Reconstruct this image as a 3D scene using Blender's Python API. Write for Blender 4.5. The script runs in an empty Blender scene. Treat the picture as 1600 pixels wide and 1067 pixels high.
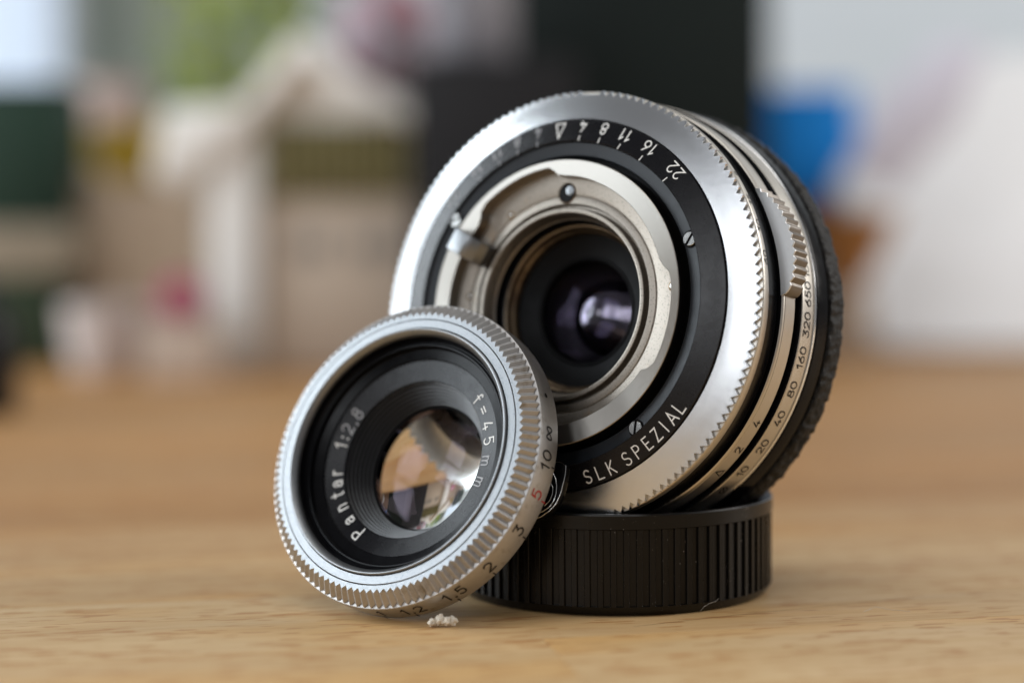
import bpy, bmesh, math, random
import mathutils.noise as mnoise
from math import sin, cos, pi, radians, degrees, sqrt, atan2
from mathutils import Vector, Matrix
random.seed(7)
MM = 0.001
sc = bpy.context.scene
C = sc.collection

# ------------------------------------------------------------------ camera
cam = bpy.data.cameras.new('camera'); co = bpy.data.objects.new('camera', cam); C.objects.link(co)
cam.sensor_width = 36; cam.lens = 67.5; cam.clip_start = 0.01; cam.clip_end = 50
CAM = Vector((-15.94, -300.99, 54.83))
m = Matrix(((1.0, .0079, 0), (-.0004, .0526, -.9986), (-.0079, .9986, .0526)))
q = m.to_quaternion()
co.rotation_mode = 'QUATERNION'; co.rotation_quaternion = q; co.location = CAM * MM
cam.dof.use_dof = True; cam.dof.focus_distance = 0.2775; cam.dof.aperture_fstop = 5.8
cam.dof.aperture_blades = 0
sc.camera = co

# ------------------------------------------------------------------ world and lamps
w = bpy.data.worlds.new('World'); sc.world = w; w.use_nodes = True
bg = w.node_tree.nodes['Background']; bg.inputs[0].default_value = (.80, .80, .82, 1); bg.inputs[1].default_value = .25

def area(name, loc, target, sx, sy, power, col):
    l = bpy.data.lights.new(name, 'AREA'); l.shape = 'RECTANGLE'; l.size = sx; l.size_y = sy
    l.energy = power; l.color = col
    o = bpy.data.objects.new(name, l); C.objects.link(o); o.location = loc
    o.rotation_euler = (Vector(target) - Vector(loc)).to_track_quat('-Z', 'Y').to_euler()
    return o
for iy, iz in ((-1, -1), (-1, 1), (1, -1), (1, 1)):                       # the four panes of the window on the left
    area('window_light', (-1.30, .26 + iy * .33, .47 + iz * .24), (0, .0, .05), .52, .40, 5.6, (.86, .94, 1.0))
for iy in (-1, 1):                                                        # the narrower window behind the photographer's left shoulder
    area('second_window_light', (-.86 + iy * .16, -1.18 - iy * .13, .62), (0, 0, .05), .30, .52, 2.7, (.93, .96, 1.0))
area('right_window_light', (1.75, .18, .85), (.05, .55, .10), .9, .8, 22, (1.0, .97, .93))
area('backdrop_fill_light', (-.2, -.3, 2.1), (.1, 1.2, .1), 1.6, 1.2, 14, (1.0, .98, .95))  # added fill to brighten the backdrop, no real fitting

sc.view_settings.view_transform = 'Standard'; sc.view_settings.look = 'None'
sc.view_settings.exposure = 0; sc.view_settings.gamma = 1
sc.render.engine = 'CYCLES'
sc.cycles.use_denoising = True
sc.cycles.max_bounces = 14; sc.cycles.transmission_bounces = 12; sc.cycles.glossy_bounces = 6
sc.cycles.sample_clamp_indirect = 6; sc.cycles.blur_glossy = .5

# ------------------------------------------------------------------ materials
def nt(name):
    ma = bpy.data.materials.new(name); ma.use_nodes = True
    n = ma.node_tree; b = n.nodes['Principled BSDF']; return ma, n, b
def setp(b, **k):
    for a, v in k.items():
        a = {'base': 'Base Color', 'rough': 'Roughness', 'metal': 'Metallic', 'ior': 'IOR', 'spec': 'Specular IOR Level',
             'aniso': 'Anisotropic', 'trans': 'Transmission Weight', 'coat': 'Coat Weight', 'coatr': 'Coat Roughness'}[a]
        if a == 'Base Color': v = (*v, 1)
        b.inputs[a].default_value = v
def noise(n, scale, detail=3, vec=None, rough=.5):
    t = n.nodes.new('ShaderNodeTexNoise'); t.inputs['Scale'].default_value = scale; t.inputs['Detail'].default_value = detail
    t.inputs['Roughness'].default_value = rough
    if vec: n.links.new(vec, t.inputs['Vector'])
    return t.outputs['Fac']
def ramp(n, fac, stops):
    r = n.nodes.new('ShaderNodeValToRGB'); e = r.color_ramp.elements
    while len(e) < len(stops): e.new(.5)
    for i, (p, c) in enumerate(stops):
        e[i].position = p; e[i].color = (*c, 1) if len(c) == 3 else c
    n.links.new(fac, r.inputs[0]); return r.outputs['Color']
def mapr(n, fac, a, b, lo=0, hi=1):
    r = n.nodes.new('ShaderNodeMapRange'); r.inputs[1].default_value = lo; r.inputs[2].default_value = hi
    r.inputs[3].default_value = a; r.inputs[4].default_value = b; n.links.new(fac, r.inputs[0]); return r.outputs[0]
def ocoord(n, scale=(1, 1, 1), rot=(0, 0, 0), loc=(0, 0, 0)):
    t = n.nodes.new('ShaderNodeTexCoord'); mp = n.nodes.new('ShaderNodeMapping')
    mp.inputs['Scale'].default_value = scale; mp.inputs['Rotation'].default_value = rot; mp.inputs['Location'].default_value = loc
    n.links.new(t.outputs['Object'], mp.inputs[0]); return mp.outputs[0]
def bump(n, b, h, strength, dist=.0001):
    bp = n.nodes.new('ShaderNodeBump'); bp.inputs['Strength'].default_value = strength; bp.inputs['Distance'].default_value = dist
    n.links.new(h, bp.inputs['Height']); n.links.new(bp.outputs[0], b.inputs['Normal']); return bp
def mixc(n, fac, a, b):
    mx = n.nodes.new('ShaderNodeMix'); mx.data_type = 'RGBA'
    for i, s in ((0, fac), (6, a), (7, b)):
        if hasattr(s, 'links') or isinstance(s, bpy.types.NodeSocket): n.links.new(s, mx.inputs[i])
        elif i == 0: mx.inputs[i].default_value = s
        else: mx.inputs[i].default_value = (*s, 1)
    return mx.outputs[2]

def metal(name, col, rough, var=.08, nscale=1500, bstr=.05, aniso=0, specks=None, stain=None):
    ma, n, b = nt(name); setp(b, base=col, metal=1, rough=rough)
    v = ocoord(n)
    f = noise(n, nscale, 4, v)
    n.links.new(mapr(n, f, max(.03, rough - var), rough + var), b.inputs['Roughness'])
    if bstr: bump(n, b, noise(n, nscale * 2.2, 2, v), bstr, .00003)
    base = None
    if specks:
        base = ramp(n, noise(n, specks[0], 2, v), [(specks[1], specks[2]), (specks[1] + .05, col)])
        n.links.new(base, b.inputs['Base Color'])
    if stain:
        s = ramp(n, noise(n, stain[0], 5, v, .65), [(stain[1], (0, 0, 0)), (stain[1] + .16, (1, 1, 1))])
        base = mixc(n, s, base if base else col, stain[2]); n.links.new(base, b.inputs['Base Color'])
    if aniso:
        b.inputs['Anisotropic'].default_value = aniso
        t = n.nodes.new('ShaderNodeTangent'); t.direction_type = 'RADIAL'; t.axis = 'Z'
        n.links.new(t.outputs[0], b.inputs['Tangent'])
    return ma

def paint(name, col, rough, bstr=.15, nscale=4000, var=.08, spec=.3, dust=None, aniso=0):
    ma, n, b = nt(name); setp(b, base=col, rough=rough, spec=spec)
    if aniso:
        b.inputs['Anisotropic'].default_value = aniso
        t = n.nodes.new('ShaderNodeTangent'); t.direction_type = 'RADIAL'; t.axis = 'Z'; n.links.new(t.outputs[0], b.inputs['Tangent'])
    v = ocoord(n)
    n.links.new(mapr(n, noise(n, 500, 4, v), rough - var, rough + var), b.inputs['Roughness'])
    if bstr: bump(n, b, noise(n, nscale, 2, v), bstr, .00004)
    if dust:
        vo = n.nodes.new('ShaderNodeTexVoronoi'); vo.inputs['Scale'].default_value = dust[0]; n.links.new(v, vo.inputs['Vector'])
        big = noise(n, 90, 2, v)
        mth = n.nodes.new('ShaderNodeMath'); mth.operation = 'MULTIPLY'
        lim = mapr(n, big, 0, dust[1], .45, .75)
        lt = n.nodes.new('ShaderNodeMath'); lt.operation = 'LESS_THAN'; n.links.new(vo.outputs['Distance'], lt.inputs[0]); n.links.new(lim, lt.inputs[1])
        n.links.new(mixc(n, lt.outputs[0], col, (.32, .30, .28)), b.inputs['Base Color'])
    return ma

M = {}
M['turned'] = metal('turned_aluminium', (.68, .70, .72), .21, .025, 900, .04, aniso=.88)
M['alu_face'] = metal('matt_aluminium', (.30, .312, .325), .42, .08, 1400, .25, aniso=.3, specks=(2600, .36, (.24, .26, .28)))
M['alu_side'] = metal('satin_aluminium', (.52, .51, .50), .5, .08, 1500, .12, stain=(420, .56, (.34, .31, .27)))
M['nickel'] = metal('worn_nickel', (.285, .255, .22), .46, .06, 1500, .16, specks=(3200, .37, (.20, .18, .155)), stain=(160, .62, (.36, .25, .15)))
M['nickel_top'] = metal('bright_nickel', (.40, .378, .345), .34, .06, 1200, .2, aniso=.8)
M['brown_metal'] = metal('stained_brass', (.24, .185, .125), .40, .08, 700, .2, stain=(220, .5, (.10, .07, .05)))
M['chrome'] = metal('satin_chrome', (.62, .585, .53), .38, .05, 1800, .06)
M['bright'] = metal('polished_edge', (.88, .88, .88), .14, .03, 800, 0)
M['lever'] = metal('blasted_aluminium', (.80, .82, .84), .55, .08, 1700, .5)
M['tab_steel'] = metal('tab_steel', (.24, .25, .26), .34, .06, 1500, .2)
M['lever_side_dimmed'] = metal('lever_side_dimmed', (.26, .24, .22), .55, .08, 1500, .3)  # lever sides coloured darker to mute the right window's reflection
M['pin'] = metal('steel', (.50, .50, .49), .25, .05, 1500, .1)
M['black'] = paint('black_anodised', (.009, .009, .011), .34, .3, 3500, dust=(2600, .05))
M['black_turned'] = paint('turned_black', (.004, .004, .0055), .27, .2, 3500, dust=(2600, .04), spec=.34, aniso=.9)
M['black_land'] = paint('blue_black_anodised', (.012, .015, .020), .40, .35, 3000, dust=(2600, .06))
M['black_glass'] = paint('black_glass', (.001, .001, .0015), .13, 0, var=.01, spec=.9)
M['black_glass'].node_tree.nodes['Principled BSDF'].inputs['IOR'].default_value = 1.6
M['deep'] = paint('deep_black', (.0015, .0015, .002), .5, .1, 3000, spec=.12)  # near-black; also stands in for shade round the locking pin and between ribs
M['satin_black'] = paint('satin_black', (.0022, .0022, .003), .22, .12, 2500, dust=(1800, .04), spec=.12)
M['lit_rib_black'] = paint('lit_ribbed_black', (.016, .016, .018), .34, 0, spec=.9)  # ribs given a lit tone, lighter than the cone behind
M['cap'] = paint('black_plastic', (.0035, .0032, .003), .30, .25, 2200, dust=(1500, .15))
M['white_ink'] = paint('white_inlay', (.78, .77, .74), .6, 0)
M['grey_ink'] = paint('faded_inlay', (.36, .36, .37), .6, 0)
M['black_ink'] = paint('black_inlay', (.012, .010, .010), .55, 0)
M['red_ink'] = paint('red_inlay', (.45, .03, .03), .55, 0)
M['crumb'] = paint('bread_crumb', (.72, .66, .56), .8, .5, 1500)
M['fibre'] = paint('fibre', (.6, .56, .5), .8, 0)

def leather():
    ma, n, b = nt('black_leatherette'); setp(b, base=(.014, .014, .014), rough=.62, spec=.3)
    v = ocoord(n); vo = n.nodes.new('ShaderNodeTexVoronoi'); vo.inputs['Scale'].default_value = 700; n.links.new(v, vo.inputs['Vector'])
    bump(n, b, vo.outputs['Distance'], .7, .0004)
    n.links.new(ramp(n, noise(n, 600, 4, v), [(.35, (.003, .003, .003)), (.7, (.016, .015, .014))]), b.inputs['Base Color'])
    return ma
M['leather'] = leather()

def glass(name, tint, ior, coat, refl):
    ma, n, b = nt(name); out = n.nodes['Material Output']
    g = n.nodes.new('ShaderNodeBsdfRefraction'); g.inputs['IOR'].default_value = ior; g.inputs['Color'].default_value = (*tint, 1); g.inputs['Roughness'].default_value = 0
    gl = n.nodes.new('ShaderNodeBsdfGlossy'); gl.inputs['Roughness'].default_value = .01; gl.inputs['Color'].default_value = (*coat, 1)
    mx = n.nodes.new('ShaderNodeMixShader')
    fr = n.nodes.new('ShaderNodeFresnel'); fr.inputs['IOR'].default_value = 1.38
    n.links.new(mapr(n, fr.outputs[0], 0, refl), mx.inputs[0])
    n.links.new(g.outputs[0], mx.inputs[1]); n.links.new(gl.outputs[0], mx.inputs[2]); n.links.new(mx.outputs[0], out.inputs[0])
    n.nodes.remove(b); return ma
M['glass'] = glass('lens_glass', (.97, .97, .95), 1.52, (.95, .80, 1), .40)
M['glass_dark'] = glass('coated_lens_glass', (.95, .93, .99), 1.50, (.80, .68, 1), .15)

def wood():
    ma, n, b = nt('oiled_beech'); setp(b, rough=.5, spec=.22)
    tc = n.nodes.new('ShaderNodeTexCoord'); oi = n.nodes.new('ShaderNodeObjectInfo')
    cx = n.nodes.new('ShaderNodeCombineXYZ')
    mu = n.nodes.new('ShaderNodeMath'); mu.operation = 'MULTIPLY'; mu.inputs[1].default_value = 3.7; n.links.new(oi.outputs['Random'], mu.inputs[0])
    n.links.new(mu.outputs[0], cx.inputs[0]); n.links.new(mu.outputs[0], cx.inputs[1])
    ad = n.nodes.new('ShaderNodeVectorMath'); ad.operation = 'ADD'; n.links.new(tc.outputs['Object'], ad.inputs[0]); n.links.new(cx.outputs[0], ad.inputs[1])
    def mp(s):
        x = n.nodes.new('ShaderNodeMapping'); x.inputs['Scale'].default_value = s; n.links.new(ad.outputs[0], x.inputs[0]); return x.outputs[0]
    broad = noise(n, 14, 4, mp((.5, 4, 4)), .55)
    grain = noise(n, 120, 5, mp((.14, 3.0, 3.0)), .62)
    fine = noise(n, 900, 4, mp((.10, 2.2, 2.2)), .65)
    fleck = noise(n, 800, 1, mp((.22, 1.3, 1.3)), .4)
    def mul(a, c):
        x = n.nodes.new('ShaderNodeMix'); x.data_type = 'RGBA'; x.blend_type = 'MULTIPLY'; x.inputs[0].default_value = 1
        n.links.new(a, x.inputs[6])
        if isinstance(c, tuple): x.inputs[7].default_value = (*c, 1)
        else: n.links.new(c, x.inputs[7])
        return x.outputs[2]
    wood_c = oi.outputs['Color']
    c1 = mul(wood_c, ramp(n, broad, [(.30, (.86, .80, .74)), (.52, (1.02, 1.0, .98)), (.72, (1.12, 1.16, 1.20))]))
    gold = noise(n, 30, 3, mp((.35, 1.2, 1.2)), .5)
    c1 = mixc(n, mapr(n, gold, 0, .85, .50, .66), c1, mul(wood_c, (1.06, .90, .66)))
    c2 = mixc(n, mapr(n, grain, 0, .55, .50, .78), c1, mul(wood_c, (.72, .56, .42)))
    c3 = mixc(n, mapr(n, fine, 0, .50, .50, .78), c2, mul(wood_c, (1.28, 1.34, 1.45)))
    c4 = mixc(n, mapr(n, fleck, 0, .9, .59, .65), c3, mul(wood_c, (.74, .54, .38)))
    hs = n.nodes.new('ShaderNodeHueSaturation'); n.links.new(c4, hs.inputs['Color'])
    n.links.new(hs.outputs[0], b.inputs['Base Color'])
    n.links.new(mapr(n, grain, .44, .62, .3, .7), b.inputs['Roughness'])
    bump(n, b, fine, .25, .0002)
    return ma
M['wood'] = wood()

def plain(name, col, rough=.6, var=.12, scale=25, metal_=0, emit=0, lo=.35, hi=.65, col2=None):
    ma, n, b = nt(name); setp(b, rough=rough, metal=metal_, spec=.2)
    d = col2 or tuple(c * (1 - var) for c in col)
    cc = ramp(n, noise(n, scale, 3, ocoord(n)), [(lo, d), (hi, col)])
    n.links.new(cc, b.inputs['Base Color'])
    if emit:
        n.links.new(cc, b.inputs['Emission Color']); b.inputs['Emission Strength'].default_value = emit
    return ma

# ------------------------------------------------------------------ mesh helpers
def link(name, me, mats, parent=None, smooth=None):
    for mt in (mats if isinstance(mats, (list, tuple)) else [mats]): me.materials.append(M[mt] if isinstance(mt, str) else mt)
    o = bpy.data.objects.new(name, me); C.objects.link(o)
    if parent: o.parent = parent
    if smooth is not None:
        me.polygons.foreach_set('use_smooth', [True] * len(me.polygons)); me.set_sharp_from_angle(angle=radians(smooth))
    me.update(); return o
def mesh(name, vs, fs, mi=None):
    me = bpy.data.meshes.new(name); me.from_pydata([tuple(c * MM for c in v) for v in vs], [], fs)
    if mi: me.polygons.foreach_set('material_index', mi)
    return me
def chamfer(prof, c=.06, ang=25):
    out = []
    for i, p in enumerate(prof):
        if i in (0, len(prof) - 1): out.append(p); continue
        a, b = prof[i - 1], prof[i + 1]
        u = Vector((p[0] - a[0], p[1] - a[1])); v = Vector((b[0] - p[0], b[1] - p[1]))
        if u.length < 1e-6 or v.length < 1e-6 or u.angle(v) < radians(ang): out.append(p); continue
        k = min(c, u.length * .4, v.length * .4)
        w_ = p[2] if len(p) > 2 else 0
        un, vn = u.normalized(), v.normalized()
        out.append((p[0] - un.x * k, p[1] - un.y * k, w_ if (len(a) > 2 and a[2]) or not w_ else w_, ))
        out.append((p[0] + vn.x * k, p[1] + vn.y * k, w_))
    return out
def lathe(name, prof, mats, parent=None, segs=256, N=0, pattern=None, c=.06, smooth=32, amp_fn=None, r_fn=None, closed=False, flat=False):
    """prof: (radius, z[, knurl depth]) listed from the axis side outwards"""
    if c: prof = chamfer(prof, c)
    if N: ang = [((k + ph) * 2 * pi / N, am) for k in range(N) for ph, am in pattern]
    else: ang = [(k * 2 * pi / segs, 0) for k in range(segs)]
    vs = []; fs = []
    for a, am in ang:
        if amp_fn: am = amp_fn(degrees(a) % 360, am)
        for i, p in enumerate(prof):
            wt = p[2] if len(p) > 2 else 0
            r = p[0] - wt * am
            p = (p[0], p[1] + (wt * am * p[3] if len(p) > 3 else 0))
            if r_fn: r, z = r_fn(i, a, r, p[1])
            else: z = p[1]
            vs.append((r * cos(a), r * sin(a), z))
    n = len(prof); A = len(ang)
    for k in range(A):
        k2 = (k + 1) % A
        for i in range(n - 1 + (1 if closed else 0)):
            j = (i + 1) % n
            fs.append((k * n + i, k2 * n + i, k2 * n + j, k * n + j))
    me = mesh(name, vs, fs)
    bm = bmesh.new(); bm.from_mesh(me); bmesh.ops.remove_doubles(bm, verts=bm.verts, dist=1e-7); bm.to_mesh(me); bm.free()
    return link(name, me, mats, parent, None if flat else smooth)
def disc_well(name, x, y, z, r, mats, parent, h=.3, dome=0, segs=24):
    pr = [(r, z), (r, z + h - .06), (r - .06, z + h)]
    for i in range(1, 6): pr.append(((r - .06) * (1 - i / 5) + .001, z + h + dome * sin(i / 5 * pi / 2)))
    o = lathe(name, pr, mats, parent, segs=segs, c=0)
    o.location = (x * MM, y * MM, 0); return o
def bxmesh(name, x0, x1, y0, y1, z0, z1, bev, mats, parent=None, seg=2):
    bm = bmesh.new(); bmesh.ops.create_cube(bm, size=1)
    for v in bm.verts: v.co = Vector(((x0 + x1) / 2 + v.co.x * (x1 - x0), (y0 + y1) / 2 + v.co.y * (y1 - y0), (z0 + z1) / 2 + v.co.z * (z1 - z0))) * MM
    if bev: bmesh.ops.bevel(bm, geom=bm.edges[:] , offset=bev * MM, segments=seg, affect='EDGES', profile=.5)
    me = bpy.data.meshes.new(name); bm.to_mesh(me); bm.free()
    return link(name, me, mats, parent, 40)
def extrude_poly(name, pts, z0, z1, mats, parent=None, axis='z', bev=0, smooth=40):
    """pts 2-D outline; extruded between z0 and z1 along an axis"""
    def P3(p, z): return {'z': (p[0], p[1], z), 'y': (p[0], z, p[1]), 'x': (z, p[0], p[1])}[axis]
    bm = bmesh.new(); a = [bm.verts.new(Vector(P3(p, z0)) * MM) for p in pts]; f = bm.faces.new(a)
    r = bmesh.ops.extrude_face_region(bm, geom=[f]); vs = [g for g in r['geom'] if isinstance(g, bmesh.types.BMVert)]
    d = Vector(P3((0, 0), z1)) - Vector(P3((0, 0), z0)); bmesh.ops.translate(bm, verts=vs, vec=d * MM)
    bmesh.ops.recalc_face_normals(bm, faces=bm.faces)
    if bev: bmesh.ops.bevel(bm, geom=bm.edges[:], offset=bev * MM, segments=2, affect='EDGES', profile=.5, clamp_overlap=True)
    me = bpy.data.meshes.new(name); bm.to_mesh(me); bm.free()
    return link(name, me, mats, parent, smooth)
def tube(name, pts, r, mat, parent=None):
    vs = []; fs = []; n = 6
    for i, p in enumerate(pts):
        p = Vector(p); t = (Vector(pts[min(i + 1, len(pts) - 1)]) - Vector(pts[max(i - 1, 0)])).normalized()
        a = t.orthogonal().normalized(); b = t.cross(a)
        for j in range(n): vs.append(p + (a * cos(2 * pi * j / n) + b * sin(2 * pi * j / n)) * r)
    for i in range(len(pts) - 1):
        for j in range(n): fs.append((i * n + j, i * n + (j + 1) % n, (i + 1) * n + (j + 1) % n, (i + 1) * n + j))
    fs.append(tuple(range(n))[::-1]); fs.append(tuple((len(pts) - 1) * n + j for j in range(n)))
    return link(name, mesh(name, vs, fs), mat, parent, 60)
def thing(name, label, cat, loc=(0, 0, 0), rot=None, group=None):
    o = bpy.data.objects.new(name, None); C.objects.link(o); o.empty_display_size = .01
    o.location = Vector(loc) * MM
    if rot is not None: o.rotation_mode = 'QUATERNION'; o.rotation_quaternion = rot
    o['label'] = label; o['category'] = cat
    if group: o['group'] = group
    return o
def tag(o, label, cat, group=None):
    o['label'] = label; o['category'] = cat
    if group: o['group'] = group
    return o
def frame(n):
    n = Vector(n).normalized(); up = Vector((0, 0, 1)); e2 = (up - up.dot(n) * n).normalized(); e1 = e2.cross(n)
    return Matrix((e1, e2, n)).transposed().to_quaternion()

# ------------------------------------------------------------------ engraved lettering: single-stroke glyphs
def arc(cx, cy, rx, ry, a0, a1, n=12):
    return [(cx + rx * cos(radians(a0 + (a1 - a0) * i / n)), cy + ry * sin(radians(a0 + (a1 - a0) * i / n))) for i in range(n + 1)]
G = {
 '0': (.62, [arc(.31, .5, .29, .48, 90, 450, 24)]),
 '1': (.34, [[(.02, .72), (.26, .98), (.26, .0)]]),
 '2': (.58, [arc(.29, .70, .27, .28, 165, -30, 10) + [(.02, .02), (.58, .02)]]),
 '3': (.56, [[(.04, .98), (.52, .98), (.26, .60)] + arc(.25, .31, .28, .29, 85, -150, 12)]),
 '4': (.60, [[(.36, .98), (.02, .24), (.60, .24)], [(.42, .46), (.42, .0)]]),
 '5': (.56, [[(.50, .98), (.12, .98), (.07, .55)] + arc(.26, .32, .28, .31, 125, -145, 12)]),
 '6': (.58, [[(.46, .98), (.12, .52)] + arc(.29, .29, .27, .28, 150, 510, 20)]),
 '8': (.58, [arc(.29, .74, .22, .23, -90, 270, 16), arc(.29, .26, .28, .26, 90, 450, 18)]),
 'S': (.60, [arc(.30, .73, .26, .25, 35, 250, 10)[:-1] + arc(.30, .25, .27, .24, 80, -150, 12)]),
 'L': (.54, [[(.04, 1), (.04, .02), (.54, .02)]]),
 'K': (.58, [[(.04, 1), (.04, 0)], [(.56, 1), (.09, .46)], [(.20, .56), (.60, 0)]]),
 'P': (.56, [[(.04, 0), (.04, .98), (.30, .98)] + arc(.30, .74, .24, .24, 80, -90, 8) + [(.09, .50)]]),
 'E': (.50, [[(.50, .98), (.04, .98), (.04, .02), (.50, .02)], [(.09, .52), (.42, .52)]]),
 'Z': (.56, [[(.04, .98), (.54, .98), (.03, .02), (.56, .02)]]),
 'I': (.10, [[(.05, 1), (.05, 0)]]),
 'A': (.64, [[(.0, 0), (.32, 1), (.64, 0)], [(.14, .33), (.50, .33)]]),
 'a': (.48, [arc(.22, .33, .22, .30, 150, 20, 8) + [(.44, .0)], [(.40, .36)] + arc(.2, .19, .19, .17, 95, 330, 12)]),
 'n': (.46, [[(.04, .66), (.04, 0)], [(.08, .42)] + arc(.23, .42, .19, .23, 150, 0, 8) + [(.42, 0)]]),
 't': (.36, [[(.16, .90), (.16, .18)] + arc(.28, .15, .12, .14, 180, 290, 5), [(.0, .66), (.34, .66)]]),
 'r': (.32, [[(.04, .66), (.04, 0)], [(.08, .44)] + arc(.24, .42, .16, .23, 150, 60, 5)]),
 'm': (.78, [[(.04, .66), (.04, 0)], [(.08, .45)] + arc(.22, .45, .15, .2, 150, 0, 6) + [(.37, 0)], [(.42, .45)] + arc(.57, .45, .15, .2, 150, 0, 6) + [(.72, 0)]]),
 'f': (.40, [arc(.30, .78, .14, .2, 40, 180, 6) + [(.16, .0)], [(.0, .62), (.36, .62)]]),
 '=': (.5, [[(.0, .62), (.5, .62)], [(.0, .36), (.5, .36)]]),
 ':': (.12, [[(.05, .62), (.07, .62)], [(.05, .14), (.07, .14)]]),
 ',': (.12, [[(.08, .1), (.03, -.12)]]),
 '.': (.10, [[(.04, .05), (.06, .05)]]),
 'o': (.90, [[(.45 + .42 * sin(t) , .5 + .30 * sin(2 * t)) for t in [2 * pi * i / 36 for i in range(37)]]]),   # infinity
 '^': (.70, [[(.04, .03), (.66, .03), (.35, 1.0), (.04, .03)]]),                                         # index triangle
 '|': (.10, [[(.05, 1), (.05, 0)]]),
 '@': (.80, [arc(.4, .5, .38, .42, 0, 360, 24), [(.72, .95), (.1, .02)]]),
 '*': (.24, [[(.11, .5), (.13, .5)]]),
}
def ribbon(pts, hw):
    # dense resample of long straight runs so the ribbon can follow a curved surface
    out = [pts[0]]
    for a, b in zip(pts, pts[1:]):
        L = math.hypot(b[0] - a[0], b[1] - a[1]); k = max(1, int(L / (hw * 2.5)))
        for i in range(1, k + 1): out.append((a[0] + (b[0] - a[0]) * i / k, a[1] + (b[1] - a[1]) * i / k))
    pts = out; n = len(pts); L = []; R = []
    for i in range(n):
        p = Vector(pts[i])
        d0 = (p - Vector(pts[i - 1])).normalized() if i else None
        d1 = (Vector(pts[i + 1]) - p).normalized() if i < n - 1 else None
        closed = (Vector(pts[0]) - Vector(pts[-1])).length < 1e-4
        if d0 is None: d0 = (p - Vector(pts[-2])).normalized() if closed else d1
        if d1 is None: d1 = (Vector(pts[1]) - p).normalized() if closed else d0
        t = (d0 + d1)
        t = t.normalized() if t.length > 1e-4 else d0
        nn = Vector((-t.y, t.x)); k = 1 / max(.45, nn.dot(Vector((-d0.y, d0.x))))
        L.append(p + nn * hw * k); R.append(p - nn * hw * k)
    poly = []
    if not ((Vector(pts[0]) - Vector(pts[-1])).length < 1e-4):
        for end, (i, sgn) in enumerate(((0, -1), (n - 1, 1))):
            t = (Vector(pts[min(i + 1, n - 1)]) - Vector(pts[max(i - 1, 0)])).normalized() * sgn; nn = Vector((-t.y, t.x)); p = Vector(pts[i])
            poly.append([p + (nn * cos(a) + t * sin(a)) * hw for a in [pi * j / 6 for j in range(7)]])
    return L, R, poly
def lettering(name, text, fmap, h, sw, mat, parent, gap=.26, lift=.02, align=0, angles=None):
    """fmap(s, t, lift) gives the point on the surface; s runs along the line, t upwards (mm)"""
    vs = []; fs = []; k = 0
    tot = sum(G[c][0] for c in text) * h + gap * h * (len(text) - 1); s0 = -tot / 2
    for ci, ch in enumerate(text):
        wd, strokes = G[ch]
        for st in strokes:
            hw = sw / 2
            if ch in '.:*': hw = sw * .72
            Lp, Rp, caps = ribbon([(s0 + x * h, (y - .5) * h) for x, y in st], hw)
            lf = lift + .004 * (k % 3); k += 1
            b = len(vs)
            for a, c_ in zip(Lp, Rp): vs.append(fmap(a.x, a.y, lf)); vs.append(fmap(c_.x, c_.y, lf))
            for i in range(len(Lp) - 1): fs.append((b + 2 * i, b + 2 * i + 1, b + 2 * i + 3, b + 2 * i + 2))
            for cp in caps:
                b = len(vs); vs.extend(fmap(p.x, p.y, lf) for p in cp); fs.append(tuple(range(b, b + len(cp))))
        s0 += wd * h + gap * h
    me = mesh(name, vs, fs)
    bm = bmesh.new(); bm.from_mesh(me); bmesh.ops.recalc_face_normals(bm, faces=bm.faces); bm.to_mesh(me); bm.free()
    return link(name, me, mat, parent)
def on_face(theta, r0, zf, outward=False):
    """text lying on an annulus; zf(r) is the surface height; tops to the centre unless outward"""
    def f(s, t, lf):
        if outward: r = r0 + t; a = radians(theta) - s / r0
        else: r = r0 - t; a = radians(theta) + s / r0
        return (r * cos(a), r * sin(a), zf(r) + lf)
    return f
def on_side(theta, z0, rf):
    def f(s, t, lf):
        r = rf(z0 + t) + lf; a = radians(theta) + s / rf(z0)
        return (r * cos(a), r * sin(a), z0 + t)
    return f

# ------------------------------------------------------------------ the big lens
lens = thing('camera_lens', 'large black and silver camera lens lying on the black cap, marked SLK SPEZIAL', 'camera lens',
             (-8.09, -11.33, 45.0), frame((-.5556, -.8113, .1817)))
def notch(a, am): return .85 if 84.8 < a < 91.0 else am
ring = lathe('serrated_ring', [(28.42, .2), (28.42, 1.12), (30.8, .574), (32.05, .22), (33.05, 0, .78, .2295), (33.05, -.7, .78), (31.9, -.7)], 'turned', lens,
             N=146, pattern=[(0, 0), (.08, 0), (.5, 1)], c=0, smooth=20, amp_fn=notch)
dist = lathe('distance_ring', [(31.6, -.72), (32.95, -.75), (33.08, -.95), (33.08, -1.6), (32.98, -2.3), (32.80, -2.9), (32.4, -2.95)], 'chrome', lens, c=.05)
lathe('dark_reflection_ring', [(32.45, -2.9), (32.77, -2.92), (32.62, -3.6), (32.62, -5.9), (32.3, -6.1), (32.3, -6.5), (33.0, -6.6)], 'satin_black', lens, c=.05)  # black put in for the dark reflection on the distance ring's rear
def rf0(z):
    ks = [(-.95, 33.08), (-1.6, 33.08), (-2.3, 32.98), (-2.9, 32.80)]
    for (a, ra), (b, rb) in zip(ks, ks[1:]):
        if z >= b: return ra + (rb - ra) * max(0, (a - z) / (a - b))
    return 32.80
for t_, a_ in (('8', 36.9), ('15', 29), ('30', 21.6), ('60', 13.3), ('4', 44.5)):
    lettering('distance_number', t_, on_side(a_, -1.95, rf0), 1.4, .17, 'black_ink', dist, gap=.22, lift=.06)
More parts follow.
